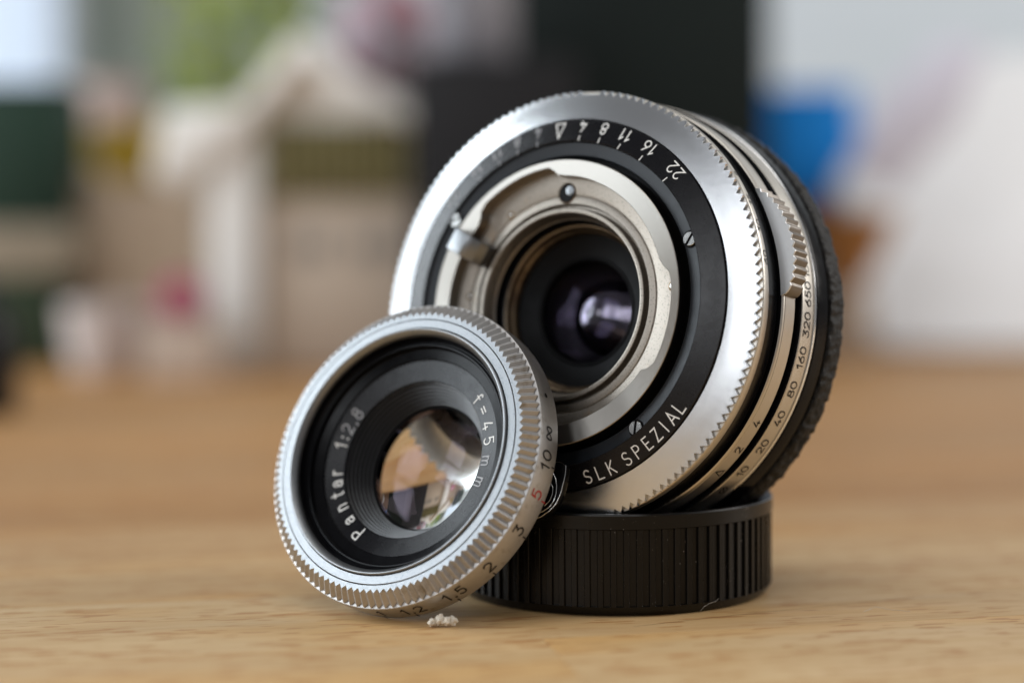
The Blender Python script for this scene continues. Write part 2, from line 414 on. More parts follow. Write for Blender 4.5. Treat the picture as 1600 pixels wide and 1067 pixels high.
band1 = lathe('aperture_band', [(32.9, -6.64), (33.0, -6.66), (33.2, -6.82), (33.28, -7.05), (33.28, -7.18), (33.12, -7.2), (33.12, -7.32), (33.28, -7.34), (33.36, -10.3), (32.2, -10.35)], 'chrome', lens, c=.05)
lathe('band_groove', [(32.3, -10.3), (32.55, -10.36), (32.6, -11.5), (33.78, -11.62), (33.80, -11.75)], 'satin_black', lens, c=.04)
band2 = lathe('exposure_band', [(33.77, -11.7), (33.86, -11.74), (33.95, -11.9), (34.08, -15.0), (33.4, -15.05)], 'chrome', lens, c=.07)
lathe('edge_hoop', [(33.2, -15.02), (33.35, -15.3), (34.22, -15.35), (34.28, -15.75), (33.6, -15.8)], 'bright', lens, c=.06)
for t_, a_ in (('^', -44), ('2', -36.2), ('4', -28.1), ('8', -20.2)):
    if t_ != '8': lettering('aperture_number', t_, on_side(a_, -8.8, lambda z: 33.33), 1.7 if t_ != '^' else 1.9, .19, 'black_ink', band1, gap=.22, lift=.05)
for t_, a_ in (('@', -48.5), ('10', -41.4), ('20', -33.3), ('40', -25.1), ('80', -17.2), ('160', -9.1), ('320', -.8), ('650', 6.9), ('1300', 15)):
    lettering('film_speed_number', t_, on_side(a_, -13.3, lambda z: 34.02), 1.75, .21, 'black_ink', band2, gap=.16, lift=.05)
lathe('barrel', [(33.4, -15.7), (34.1, -15.85), (34.35, -16.3), (34.45, -19.4), (33.9, -19.6), (33.9, -19.9), (34.3, -20.0)], 'satin_black', lens, c=.12)
def rough_r(i, a, r, z):
    k = 0 if i in (0, 9) else 1
    v = Vector((34 * cos(a), 34 * sin(a), z))
    return r + k * (.26 * mnoise.noise(v * .9) + .20 * mnoise.noise(v * 2.3 + Vector((5, 1, 2)))), z
lathe('focus_grip', [(34.2, -19.95), (34.65, -20.0), (34.85, -20.5), (34.9, -21.2), (34.9, -21.9), (34.9, -22.6), (34.9, -23.3), (34.85, -24.0), (34.6, -24.4), (33.9, -24.5)], 'leather', lens, segs=900, c=0, r_fn=rough_r, smooth=60)
lathe('front_rim', [(33.9, -24.4), (33.8, -25.6), (31.5, -28.5), (30.4, -31.0), (27, -31.2), (19, -27.5), (15, -26.8), (15, -25.0)], 'satin_black', lens, c=.1)

# serrated lever tab standing on the bands
def lever():
    vs = []; fs = []; N = 78; prof_n = 4
    a0, a1 = 4.9, 34.2
    tooth = 2.05
    for i in range(N + 1):
        a = a0 + (a1 - a0) * i / N
        u = (a - a0) / (a1 - a0)
        env = 33.2 + 2.75 * (max(0, sin(pi * min(1, max(0, u)) ** .82)) ** .62)
        ph = ((a - a0) / tooth) % 1
        cut = .42 * (.5 - .5 * cos(2 * pi * ph)) * (1 if .06 < u < .97 else 0)
        ro = env - cut
        ri = 32.9
        ca, sa = cos(radians(a)), sin(radians(a))
        ins = .14
        for r, z in ((ri, -6.5), (ro - ins, -6.42), (ro, -6.58), (ro + .22, -9.9), (ro - .05, -10.1), (ri, -10.1)):
            vs.append((r * ca, r * sa, z))
    n = 6
    for i in range(N):
        for j in range(n - 1): fs.append((i * n + j, (i + 1) * n + j, (i + 1) * n + j + 1, i * n + j + 1))
    fs.append(tuple(range(n))[::-1]); fs.append(tuple(N * n + j for j in range(n)))
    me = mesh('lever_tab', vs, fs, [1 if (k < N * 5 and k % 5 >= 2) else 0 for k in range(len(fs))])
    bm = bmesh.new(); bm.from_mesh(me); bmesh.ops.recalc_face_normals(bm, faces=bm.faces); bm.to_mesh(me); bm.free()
    return link('lever_tab', me, ['lever', 'lever_side_dimmed'], lens, 38)
lever()

# face of the mount
zs = lambda r: 1.45 + (28.3 - r) / (28.3 - 24.7) * 1.15
scale = lathe('scale_ring', [(24.6, 1.5), (24.62, 1.98), (24.66, 2.60), (28.25, 1.45), (28.36, .2)], 'black_turned', lens, c=.09)
lathe('retaining_land', [(22.55, -1.0), (22.6, 1.72), (24.55, 2.05), (24.56, 1.9)], 'black_land', lens, c=.08)
for ch, a_ in zip('SLKSPEZIAL', (-72.2, -67.8, -63.4, -57.2, -52.9, -48.7, -44.6, -41.0, -37.3, -33.4)):
    lettering('engraved_letter', ch, on_face(a_, 26.85, zs), 1.85, .20, 'white_ink', scale, lift=.05)
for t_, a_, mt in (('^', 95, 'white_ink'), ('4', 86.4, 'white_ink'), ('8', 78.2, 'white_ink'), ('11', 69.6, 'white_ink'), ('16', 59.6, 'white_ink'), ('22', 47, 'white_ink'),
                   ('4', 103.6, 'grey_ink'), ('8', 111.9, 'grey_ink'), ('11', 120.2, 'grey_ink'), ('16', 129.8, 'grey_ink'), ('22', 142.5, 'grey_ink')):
    hh = 2.5 if t_ == '^' else 1.75
    lettering('aperture_number', t_, on_face(a_, 27.0 if t_ != '^' else 26.5, zs), hh, .2, mt, scale, gap=.3, lift=.05)
    if t_ != '^': lettering('index_line', '|', on_face(a_, 25.1, zs), .75, .16, mt, scale, lift=.05)
lathe('gap_floor', [(21.2, -.95), (22.7, -.95)], 'deep', lens, c=0)

# flange: stepped plate with cut-outs along its inner edge
def flange():
    keys = [(-180, 19.0), (-153, 19.0), (-150, 19.2), (-110, 19.2), (-107, 18.6), (-60, 18.6), (-52, 18.7), (-31, 19.0), (-28, 19.9), (-25, 20.3), (9, 20.3), (13, 20.15), (17, 19.3), (20, 18.95),
            (33, 18.85), (60, 18.9), (88, 19.15), (93, 19.3), (95, 20.0), (98, 20.6), (132, 20.5), (136, 20.2), (139, 19.3), (142, 18.9), (150, 18.9), (180, 19.0)]
    def rin(a):
        a = (a + 180) % 360 - 180
        for (x0, y0), (x1, y1) in zip(keys, keys[1:]):
            if x0 <= a <= x1:
                t = (a - x0) / (x1 - x0); t = t * t * (3 - 2 * t); return y0 + (y1 - y0) * t
        return 19
    A = 360; vs = []; fs = []
    for k in range(A):
        a = k * 360 / A; r = rin(a); ca, sa = cos(radians(a)), sin(radians(a))
        for rr, z in ((21.68, -.9), (21.68, 3.28), (21.58, 3.38), (r + .07, 3.38), (r, 3.3), (r, .8)): vs.append((rr * ca, rr * sa, z))
    for k in range(A):
        k2 = (k + 1) % A
        for i in range(5): fs.append((k * 6 + i, k2 * 6 + i, k2 * 6 + i + 1, k * 6 + i + 1))
    me = mesh('flange_plate', vs, fs)
    return link('flange_plate', me, 'nickel_top', lens, 35)
flange()
plate = lathe('mount_plate', [(21.6, .85), (16.75, .92), (16.6, .72), (16.45, .92), (15.35, .92), (15.25, -.1), (14.75, -.1), (14.66, 1.2)], 'nickel', lens, c=.05)
lathe('throat_ring', [(14.68, -.1), (14.66, 1.25), (14.1, 1.32), (13.9, 1.22), (13.62, -.9), (13.3, -1.2)], 'nickel', lens, c=.12)
lathe('throat_step', [(13.5, -1.1), (13.2, -1.3), (13.2, -2.9), (12.75, -3.1)], 'satin_black', lens, c=.08)
lathe('throat_liner', [(12.8, -3.05), (12.45, -3.2), (12.35, -4.2), (11.9, -4.5), (11.8, -5.6)], 'brown_metal', lens, c=.15)
lathe('lens_baffle', [(12.2, -5.5), (11.6, -5.7), (11.2, -5.95), (8.5, -6.55), (8.35, -6.35), (8.05, -6.4), (7.9, -6.9), (7.9, -12.9), (1.6, -13.0), (1.5, -13.3), (7.4, -14.5), (12, -24.9), (15.2, -25.1)], 'deep', lens, c=.08)
def lens_solid(name, r, zf, zb, Rf, Rb, mat, parent, segs=96):
    """glass element: front vertex bulges towards +z with radius Rf, rear towards -z with Rb (negative = hollow)"""
    pr = []
    def sag(x, R): return (abs(R) - sqrt(R * R - x * x)) * (1 if R > 0 else -1)
    n = 16
    for i in range(n + 1):
        x = max(r * i / n, .004); pr.append((x, zf + sag(r, Rf) - sag(x, Rf)))
    for i in range(n, -1, -1):
        x = max(r * i / n, .004); pr.append((x, zb - sag(r, Rb) + sag(x, Rb)))
    o = lathe(name, pr, mat, parent, segs=segs, c=0, smooth=30, closed=True)
    bm = bmesh.new(); bm.from_mesh(o.data); bmesh.ops.recalc_face_normals(bm, faces=bm.faces); bm.to_mesh(o.data); bm.free()
    return o
lens_solid('rear_glass', 7.88, -7.0, -9.6, 14, 60, 'glass_dark', lens)
dome = lathe('inner_element', [(5 * sin(radians(t)), -10.0 + 5 * (cos(radians(t)) - 1)) for t in (58, 50, 44, 38, 32, 26, 20, 15, 10, 5, .3)], 'black_glass', lens, segs=96, c=0, smooth=60)
lens_solid('front_glass', 14.6, -25.4, -28.5, 60, 60, 'glass_dark', lens)

# screws, rivets, pin and coupling tab
def polar(r, a): return r * cos(radians(a)), r * sin(radians(a))
def screw(r, a, z, rot):
    R = 1.05; h = .34; sw = .17
    o = bpy.data.objects.new('screw', None)
    vs = []; fs = []; n = 28
    # head in two halves with a slot between them
    for sgn in (1, -1):
        b = len(vs); pts = []
        a0 = math.asin(sw / R)
        for i in range(n + 1):
            t = a0 + (pi - 2 * a0) * i / n; pts.append((R * cos(t), sgn * R * sin(t)))
        for x, y in pts: vs.append((x, y, 0))
        for x, y in pts: vs.append((x, y, h - .07))
        for x, y in pts: vs.append((x * .92, sgn * (sw + .03) + (y - sgn * sw) * .90, h))
        m_ = n + 1
        for i in range(n):
            for l in (0, 1): fs.append((b + l * m_ + i, b + l * m_ + i + 1, b + (l + 1) * m_ + i + 1, b + (l + 1) * m_ + i))
        for l in (0, 1): fs.append((b + l * m_ + n, b + l * m_, b + (l + 1) * m_, b + (l + 1) * m_ + n))
        fs.append(tuple(range(b + 2 * m_, b + 3 * m_)))
    me = mesh('screw', vs, fs)
    bm = bmesh.new(); bm.from_mesh(me); bmesh.ops.recalc_face_normals(bm, faces=bm.faces); bm.to_mesh(me); bm.free()
    s = link('screw', me, 'pin', lens, 30); x, y = polar(r, a)
    s.location = (x * MM, y * MM, z * MM); s.rotation_euler = (0, 0, radians(rot))
    w_ = lathe('screw_well', [(.02, .03), (1.2, .03), (1.3, .06)], 'deep', s, segs=32, c=0)
for r, a, rot in ((23.95, 23.6, 62), (23.95, -49, 88), (23.95, 147.6, 30)): screw(r, a, 2.0, rot)
for r, a, R, dm in ((19.35, 8.6, .55, .1), (17.3, 127.6, .42, .12), (16.9, 176.5, .42, .12)):
    x, y = polar(r, a); rv = disc_well('rivet', x, y, .85, R, 'pin', lens, .22, dm)
    rc_ = lathe('rivet_seat', [(R, .93), (R + .16, .97), (R + .26, .93)], 'brown_metal', rv, segs=28, c=0)
x, y = polar(17.0, 92.2)
bore_disc = disc_well('bore_shade_disc', x, y, .86, 1.42, 'deep', lens, .1, 0, 36)  # raised black disc standing in for the dark bore of the locking pin
lathe('hole_rim', [(1.40, .93), (1.46, 1.06), (1.62, .93)], 'brown_metal', bore_disc, segs=36, c=0)
pn = lathe('locking_pin', [(.72, .95), (.72, 1.0)] + [(.72 * cos(t) + .002, 1.0 + .06 * sin(t)) for t in [pi / 2 * i / 6 for i in range(7)]], 'tab_steel', lens, segs=28, c=0)
pn.location = ((x + .50) * MM, (y + .40) * MM, 0)
# coupling tab: bent strip, flat top then rolled down into the slot
tabp = []
top = [(20.6, 2.2), (20.6, 5.3), (20.45, 5.5)]
prof = [(20.7, 3.4), (20.7, 5.25), (20.5, 5.45), (17.9, 5.45), (17.2, 5.1), (15.9, 4.2), (15.1, 2.9), (14.9, 1.4), (15.5, 1.2), (16.0, 2.4), (16.8, 3.3), (17.8, 3.4)]
tb = extrude_poly('coupling_tab', prof, -1.75, 1.75, 'tab_steel', lens, axis='y', bev=.14, smooth=50)
tb.rotation_euler = (0, 0, radians(152.5))

# ------------------------------------------------------------------ the small lens
sl = thing('lens_component', 'small silver knurled lens part leaning in front, marked Pantar 1:2,8', 'lens',
           (-33.18, -19.92, 24.34), frame((-.5063, -.7591, .4091)))
kp = [(0, 0), (.06, 0), (.5, 1), (.56, 1)]
kn = lathe('knurled_ring', [(21.7, 0, .55), (23.50, -1.72, .55), (23.50, -1.85, .60), (22.9, -1.85)], 'alu_side', sl, N=116, pattern=kp, c=0, smooth=14)
lathe('serrated_face', [(20.55, -.35), (20.6, 0), (21.1, 0), (21.7, 0, .55)], 'alu_face', kn, N=116, pattern=kp, c=0, smooth=14)
lathe('face_ring', [(19.2, -.3), (19.22, .04), (20.45, .045), (20.5, -.2)], 'alu_face', sl, c=.04)
lathe('inner_ring', [(18.05, -1.0), (18.15, -.35), (18.75, .42), (18.95, .45), (19.1, .3), (19.14, -.4)], 'alu_face', sl, c=.08)
sring = lathe('scale_ring', [(22.8, -1.9), (23.55, -1.95), (23.62, -2.05), (23.66, -6.6), (23.5, -6.75), (20, -6.8)], 'alu_side', sl, c=.06)
for t_, a_, mt in (('o', 12.3, 'black_ink'), ('10', 2.6, 'black_ink'), ('5', -9.8, 'red_ink'), ('3', -23.6, 'black_ink'), ('2', -39.8, 'black_ink'), ('1.5', -55.6, 'black_ink'),
                   ('1.2', -73.0, 'black_ink'), ('1', -86.5, 'black_ink'), ('*', 27, 'black_ink')):
    lettering('distance_number', t_, on_side(a_, -4.1, lambda z: 23.65), 2.2, .26 if t_ != '*' else .5, mt, sring, gap=.30, lift=.05)
    if t_ not in 'o*': lettering('index_line', '|', on_side(a_ - 1.2, -6.25, lambda z: 23.66), .85, .2, mt, sring, lift=.05)
bw = lathe('barrel_wall', [(15.3, -3.7), (15.35, -3.3), (16.9, -2.9), (16.95, -2.0), (17.3, -1.9), (17.6, -2.1), (17.95, -1.5), (18.08, -.8)], 'satin_black', sl, c=.07)
zt = lambda r: -4.35 + (r - 12.25) / 3.05 * .72
name_ring = lathe('name_ring', [(12.2, -5.0), (12.25, -4.35), (15.3, -3.63)], 'black_turned', sl, c=.06)
cone = lathe('barrel_cone', [(11.5, -9.5), (11.4, -13.3), (11, -13.5), (9.5, -13.4), (9.5, -9.2), (9.65, -8.85), (9.9, -8.75), (12.25, -4.95)], 'deep', sl, c=0)  # cone coloured near-black as the shade between the ribs
for i in range(7):
    z0 = -4.95 - i * .56; rw = 12.25 - (-4.95 - z0) * (2.35 / 3.8)
    lathe('rib', [(rw + .12, z0 - .16), (rw - .20, z0 - .16), (rw - .24, z0 - .12), (rw - .24, z0 - .03), (rw - .20, z0), (rw + .12, z0 + .02)], 'lit_rib_black', cone, c=0, segs=192, smooth=25)
for ch, a_ in zip('Pantar', (-117.0, -129, -140.6, -150.6, -158.6, -166.3)):
    lettering('engraved_letter', ch, on_face(a_, 13.62, zt, True), 2.1, .23, 'white_ink', name_ring, lift=.05)
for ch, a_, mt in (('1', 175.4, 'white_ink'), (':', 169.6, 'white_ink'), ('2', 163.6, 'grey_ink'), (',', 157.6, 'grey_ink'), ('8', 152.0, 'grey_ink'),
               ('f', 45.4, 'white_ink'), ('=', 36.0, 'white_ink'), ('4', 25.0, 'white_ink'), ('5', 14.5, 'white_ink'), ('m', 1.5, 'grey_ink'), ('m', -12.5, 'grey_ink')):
    lettering('engraved_letter', ch, on_face(a_, 13.62, zt, True), 1.95, .20, mt, name_ring, lift=.05)
lens_solid('glass_element', 9.48, -9.15, -12.8, 27, 40, 'glass', sl)
lathe('rear_body', [(11.5, -9.5), (11.6, -13.3), (15.5, -11.0), (16.8, -10.6), (17, -6.8), (20.2, -6.8), (20.2, -6.7)], 'satin_black', sl, c=.15)
# black catch plate with a rounded corner behind the scale ring, thin bright edges
lug = [(17.5, 2.1), (23.2, 2.1), (24.3, 1.7), (24.48, -.56), (24.4, -2.5), (24.0, -4.0), (23.2, -5.1), (22.0, -6.1), (20.5, -6.8), (17.5, -5.5)]
lg = extrude_poly('catch_plate', lug, -9.8, -8.5, 'satin_black', sl, bev=.12)
tube('catch_edge', [(22.4, 2.16, -8.45), (23.3, 2.14, -8.45), (24.25, 1.75, -8.45), (24.46, .6, -8.45), (24.48, -.56, -8.45), (24.4, -2.5, -8.45), (24.0, -4.0, -8.45), (23.2, -5.1, -8.45), (22.0, -6.1, -8.45), (20.6, -6.75, -8.45)], .045, 'bright', lg)
tube('catch_spring', [(22.4, .5, -8.4), (23.1, -.4, -8.4), (23.5, -1.4, -8.4), (23.68, -2.5, -8.4), (23.6, -3.6, -8.4), (23.1, -4.5, -8.4), (22.2, -5.3, -8.4), (21, -5.9, -8.4)], .06, 'bright', lg)
tube('catch_spring', [(22.2, -.9, -8.4), (22.9, -1.6, -8.4), (23.1, -2.6, -8.4), (22.9, -3.6, -8.4), (22.2, -4.5, -8.4)], .045, 'bright', lg)

# ------------------------------------------------------------------ rear cap
cap = thing('lens_cover', 'black ribbed plastic lens cap under the big lens, open side up', 'lens cap', (0, 0, 0))
cp = [(20.0, .02), (23.3, .02), (23.75, .25), (24.5, 1.35), (24.55, 1.5, 0), (24.57, 1.52, .42), (24.57, 12.72, .42), (24.57, 12.75, 0), (24.72, 12.85), (24.74, 14.8), (24.55, 15.05), (23.5, 15.05), (23.2, 14.85),
      (23.2, 13.6), (23.45, 13.5), (23.45, 12.9), (23.1, 12.7), (23.1, 6.6), (22.6, 6.1), (.02, 6.05)]
lathe('cap_shell', cp, 'cap', cap, N=80, pattern=[(0, .16), (.04, 0), (.40, 0), (.44, .16), (.47, 1), (.97, 1)], c=0, smooth=20)
f1 = tube('fibre', [(11.3, -22.9, .6), (11.8, -22.9, 1.2), (12.6, -22.5, 1.6), (13.6, -22.0, 1.8), (14.1, -21.7, 2.2)], .022, 'fibre')
tag(f1, 'tiny pale fibre stuck to the lower edge of the black cap', 'fibre')
f2 = tube('fibre', [(35.4, -21.6, .05), (36.6, -20.0, .08), (37.6, -19.2, .3), (39.6, -20.4, .06), (42.2, -21.6, .05)], .03, 'fibre')
tag(f2, 'short pale thread lying on the table right of the cap', 'fibre')

# crumb
def crumb():
    bm = bmesh.new(); rg = random.Random(5)
    for (x, y, z, r) in ((-1.45, 0, .62, .55), (-.2, .1, 1.05, .75), (.75, -.1, .85, .6), (1.5, .1, .85, .62), (-.7, .2, .70, .5)):
        bmesh.ops.create_icosphere(bm, subdivisions=3, radius=r * MM * .9, matrix=Matrix.Translation(Vector((x, y, z)) * MM))
        for k in range(26):
            d = Vector((rg.gauss(0, 1), rg.gauss(0, 1), rg.gauss(0, 1))).normalized() * r * .9
            rr = rg.uniform(.10, .30); p = Vector((x, y, z)) + d; p.z = max(p.z, rr * .8)
            bmesh.ops.create_icosphere(bm, subdivisions=2, radius=rr * MM, matrix=Matrix.Translation(p * MM))
    me = bpy.data.meshes.new('crumb'); bm.to_mesh(me); bm.free()
    o = link('crumb', me, 'crumb', None, 60); o.location = Vector((-26.2, -30.3, 0)) * MM; return o
cr = crumb()
rm = cr.modifiers.new('fuse', 'REMESH'); rm.mode = 'VOXEL'; rm.voxel_size = .00005; rm.use_smooth_shade = True
tag(cr, 'small off-white crumb on the table below the knurled lens rim', 'crumb')

# ------------------------------------------------------------------ table of glued planks
tab = thing('wooden_table', 'light beech table top of glued planks that everything stands on', 'table', (-60, -7, 0), Matrix.Rotation(radians(11), 3, 'Z').to_quaternion())
tab['kind'] = 'structure'
bxmesh('table_core', -1100, 1100, -420, 820, -28, -3, 1, 'wood', tab)
row = 0; y = -400.0
while y < 800:
    wd = 40.0
    xs = [-1100]; 
    while xs[-1] < 1100: xs.append(min(1100, xs[-1] + random.uniform(330, 620)))
    if y == 0: xs = [-1100, -640, -260, 300, 760, 1100]
    for x0, x1 in zip(xs, xs[1:]):
        if x1 - x0 < 5: continue
        dz = random.uniform(-.03, 0)
        bm = bmesh.new(); bmesh.ops.create_cube(bm, size=1)
        for v in bm.verts: v.co = Vector((v.co.x * (x1 - x0 - .05), v.co.y * (wd - .05), v.co.z * 3)) * MM
        bmesh.ops.bevel(bm, geom=[e for e in bm.edges if all(v.co.z > 0 for v in e.verts)], offset=.10 * MM, segments=1, affect='EDGES')
        me = bpy.data.meshes.new('plank'); bm.to_mesh(me); bm.free()
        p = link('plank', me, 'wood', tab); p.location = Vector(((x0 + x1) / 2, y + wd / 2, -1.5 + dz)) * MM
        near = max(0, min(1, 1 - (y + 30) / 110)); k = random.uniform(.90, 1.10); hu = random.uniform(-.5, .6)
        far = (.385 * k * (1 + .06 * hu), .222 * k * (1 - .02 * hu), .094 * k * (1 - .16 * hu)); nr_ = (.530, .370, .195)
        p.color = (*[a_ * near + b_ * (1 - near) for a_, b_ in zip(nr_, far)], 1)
    y += wd

# fine crack running along the grain beside the cap
ck = [(1.0, -31.0), (7.7, -27.6), (16.5, -23.2), (27, -18.6), (39, -12.9), (52, -8.3), (66, -3.4), (84, 2.5)]
vs = []; fs = []
for i in range(len(ck) - 1):
    for k in range(8):
        t = k / 8; x_ = ck[i][0] + (ck[i + 1][0] - ck[i][0]) * t; y_ = ck[i][1] + (ck[i + 1][1] - ck[i][1]) * t
        wob = .22 * mnoise.noise(Vector((x_ * .5, y_ * .5, 0))); hw = .045 * (1 + .9 * mnoise.noise(Vector((x_ * .9, 3, 0)))); vs += [(x_, y_ + wob - hw, .012), (x_, y_ + wob + hw, .012)]
for i in range(len(vs) // 2 - 1): fs.append((2 * i, 2 * i + 2, 2 * i + 3, 2 * i + 1))
crk = link('crack', mesh('crack', vs, fs), plain('crack_brown', (.10, .055, .03), .8), None)
crk.parent = tab; crk.matrix_parent_inverse = (Matrix.Translation(tab.location) @ tab.rotation_quaternion.to_matrix().to_4x4()).inverted()

# ------------------------------------------------------------------ things behind, far out of focus
def at(px, py, D):
    """photograph pixel at distance D (mm along the view) -> place"""
    v = m @ Vector(((px - 800) / 3000, (533.5 - py) / 3000, -1)); return CAM + v * D
def block(name, px0, px1, py0, py1, D, depth, mat, label=None, cat=None, parent=None, bev=2, base=False):
    a, b = at(px0, py0, D), at(px1, py1, D)
    z1 = a.z; z0 = 0.05 if base else b.z
    o = bxmesh(name, a.x, b.x, a.y, a.y + depth, z0, z1, bev, mat, parent)
    if label: tag(o, label, cat)
    return o

# wall and window at the back
wall = bxmesh('wall', -1500, 1800, 1500, 1600, -700, 1500, 0, plain('wall_paint', (.68, .74, .79), .7, .08, 3)); wall['kind'] = 'structure'
flo = bxmesh('floor', -2500, 2500, -2500, 3000, -760, -740, 0, plain('floor_boards', (.30, .22, .15), .6, .2, 4)); flo['kind'] = 'structure'

# window with frame, top left
wn = thing('window', 'pale daylit window high at the far left behind everything', 'window', (0, 0, 0))
a, b = at(-330, -260, 1700), at(85, 150, 1700)
bxmesh('pane', a.x + 12, b.x - 12, 1470, 1474, b.z + 12, a.z - 12, 0, plain('bright_pane', (.62, .72, .86), .4, .05, 5, emit=.45), wn)
bxmesh('window_frame', a.x, b.x, 1476, 1499, b.z, a.z, 2, plain('frame_paint', (.75, .75, .74)), wn)

# curtain beside it
def curtain():
    a, b = at(95, -260, 1650), at(262, 330, 1650); vs = []; fs = []; n = 60
    for i in range(n + 1):
        x = a.x + (b.x - a.x) * i / n; yy = 1430 + 8 * sin(i * 1.1) + 4 * sin(i * 2.3)
        vs += [(x, yy, a.z), (x, yy, b.z - 60), (x, yy + 3, b.z - 60), (x, yy + 3, a.z)]
    for i in range(n):
        for j in range(4): fs.append((i * 4 + j, (i + 1) * 4 + j, (i + 1) * 4 + (j + 1) % 4, i * 4 + (j + 1) % 4))
    return link('curtain', mesh('curtain', vs, fs), plain('curtain_cloth', (.52, .57, .53), .8, .1, 12), None, 60)
tag(curtain(), 'pale grey green curtain hanging beside the far window', 'curtain')

# leafy plant
pl = thing('potted_plant', 'yellow green leafy plant in a pot behind the white house-shaped box', 'plant', (0, 0, 0))
pc = at(365, 60, 1150)
vs = []; fs = []; mi = []
rnd = random.Random(3)
for i in range(420):
    a = rnd.uniform(0, 2 * pi); rr = 38 * sqrt(rnd.random()); hh = rnd.uniform(-50, 75)
    c0 = Vector((pc.x + rr * cos(a), pc.y + rr * sin(a), pc.z + hh)); d = Vector((cos(a), sin(a), rnd.uniform(-.6, .8))).normalized()
    s = d.cross(Vector((0, 0, 1))).normalized(); u_ = s.cross(d); L = rnd.uniform(12, 22); W_ = L * .3
    b0 = len(vs)
    vs += [c0, c0 + d * L * .5 + s * W_, c0 + d * L, c0 + d * L * .5 - s * W_, c0 + d * L * .5 + u_ * 1.5]
    fs += [(b0, b0 + 1, b0 + 4), (b0 + 1, b0 + 2, b0 + 4), (b0 + 2, b0 + 3, b0 + 4), (b0 + 3, b0, b0 + 4)]
leaf_m = plain('leaf_green', (.60, .68, .06), .5, .3, 18, lo=.42, hi=.58, col2=(.20, .34, .05))
fo = link('foliage', mesh('foliage', vs, fs), leaf_m, pl); fo['kind'] = 'stuff'
tube('stem', [(pc.x, pc.y, 40), (pc.x + 3, pc.y, 90), (pc.x - 2, pc.y, pc.z + 30)], 2.5, plain('stem_brown', (.12, .09, .05)), pl)
lathe('pot', [(.1, .05), (26, .05), (33, 60), (35, 62), (35, 68), (31, 68), (30, 60), (.1, 58)], plain('terracotta', (.36, .20, .12)), pl, segs=48, c=.8).location = Vector((pc.x, pc.y, 0)) * MM

# shrub seen behind, darker
vs = []; fs = []
pc2 = at(450, 20, 1350)
for i in range(360):
    a = rnd.uniform(0, 2 * pi); rr = 60 * sqrt(rnd.random()); hh = rnd.uniform(-60, 70)
    c0 = Vector((pc2.x + rr * cos(a), pc2.y + rr * sin(a) * .5, pc2.z + hh)); d = Vector((cos(a), sin(a), rnd.uniform(-.6, .8))).normalized()
    s = d.cross(Vector((0, 0, 1))).normalized(); L = rnd.uniform(16, 26); W_ = L * .32; b0 = len(vs)
    vs += [c0, c0 + d * L * .5 + s * W_, c0 + d * L, c0 + d * L * .5 - s * W_]; fs += [(b0, b0 + 1, b0 + 2), (b0, b0 + 2, b0 + 3)]
pl2 = thing('house_plant', 'darker green house plant behind the yellow green one', 'plant')
f2_ = link('foliage', mesh('foliage', vs, fs), plain('dark_leaf', (.16, .24, .09), .5, .4, 15), pl2); f2_['kind'] = 'stuff'
tube('stem', [(pc2.x, pc2.y, -400), (pc2.x + 3, pc2.y, 0), (pc2.x - 2, pc2.y, pc2.z + 30)], 3, plain('stem_brown', (.12, .09, .05)), pl2)

# white house-shaped box with a slatted window
white = plain('white_card', (.90, .90, .87), .7, .08, 15); beige = plain('beige_card', (.62, .52, .42), .7, .1, 10)
hb = thing('toy_house', 'white and beige house-shaped box with a pointed roof and dark slatted window', 'toy house')
D = 800
def P2(px, py, d=D): v = at(px, py, d); return (v.x, v.z)
yf = at(500, 300, D).y
front = [P2(405, 0)[0], P2(672, 0)[0]]
outl = [(front[0], .1), (front[1], .1), (front[1], P2(0, 312)[1]), (front[0], P2(0, 312)[1])]
extrude_poly('front_wall', outl, yf, yf + 70, beige, hb, axis='y', bev=1.2)
outl = [(front[0], P2(0, 311)[1]), (front[1], P2(0, 311)[1]), (front[1], P2(0, 205)[1]), (P2(640, 0)[0], P2(0, 165)[1]), (P2(480, 0)[0], P2(0, 92)[1]), (front[0], P2(0, 175)[1])]
extrude_poly('gable', outl, yf, yf + 70, plain('gable_card', (.86, .85, .81), .7, .1, 15), hb, axis='y', bev=1.2)
outl = [(P2(326, 0)[0], .1), (front[0] - .5, .1), (front[0] - .5, P2(0, 180)[1]), (P2(326, 0)[0], P2(0, 215)[1])]
extrude_poly('side_wall', outl, yf - 6, yf + 66, white, hb, axis='y', bev=1.2)
outl = [P2(245, 268), P2(268, 172), P2(380, 168), P2(468, 58), P2(505, 66), P2(560, 130), P2(650, 172), P2(645, 200), P2(540, 165), P2(478, 96), P2(400, 190), P2(330, 262), P2(262, 290)]
extrude_poly('roof', outl, yf - 12, yf + 74, white, hb, axis='y', bev=1.2)
a, b = P2(415, 192), P2(640, 305)
bxmesh('window_panel', a[0], b[0], yf - 2, yf - .3, b[1], a[1], .3, plain('olive_card', (.17, .15, .06), .6, .3, 30), hb)
for i in range(10):
    x = a[0] + (b[0] - a[0]) * (i + .5) / 10
    bxmesh('slat', x - 1.1, x + 1.1, yf - 4.5, yf - 2.2, b[1], a[1], .3, plain('slat_olive', (.30, .27, .13), .6) if i == 0 else bpy.data.materials['slat_olive'], hb)
for px in (470, 500, 560, 590, 625):
    a2, b2 = P2(px - 11, 368), P2(px + 11, 402); bxmesh('printed_mark', a2[0], b2[0], yf - .8, yf - .2, b2[1], a2[1], .2, plain('grey_print', (.26, .25, .24)) if px == 470 else bpy.data.materials['grey_print'], hb)

block('cardboard_box', 118, 345, 285, 588, 880, 60, plain('brown_card', (.50, .39, .29), .7, .12, 12), 'dull brown cardboard box left of the toy house', 'box', base=True)
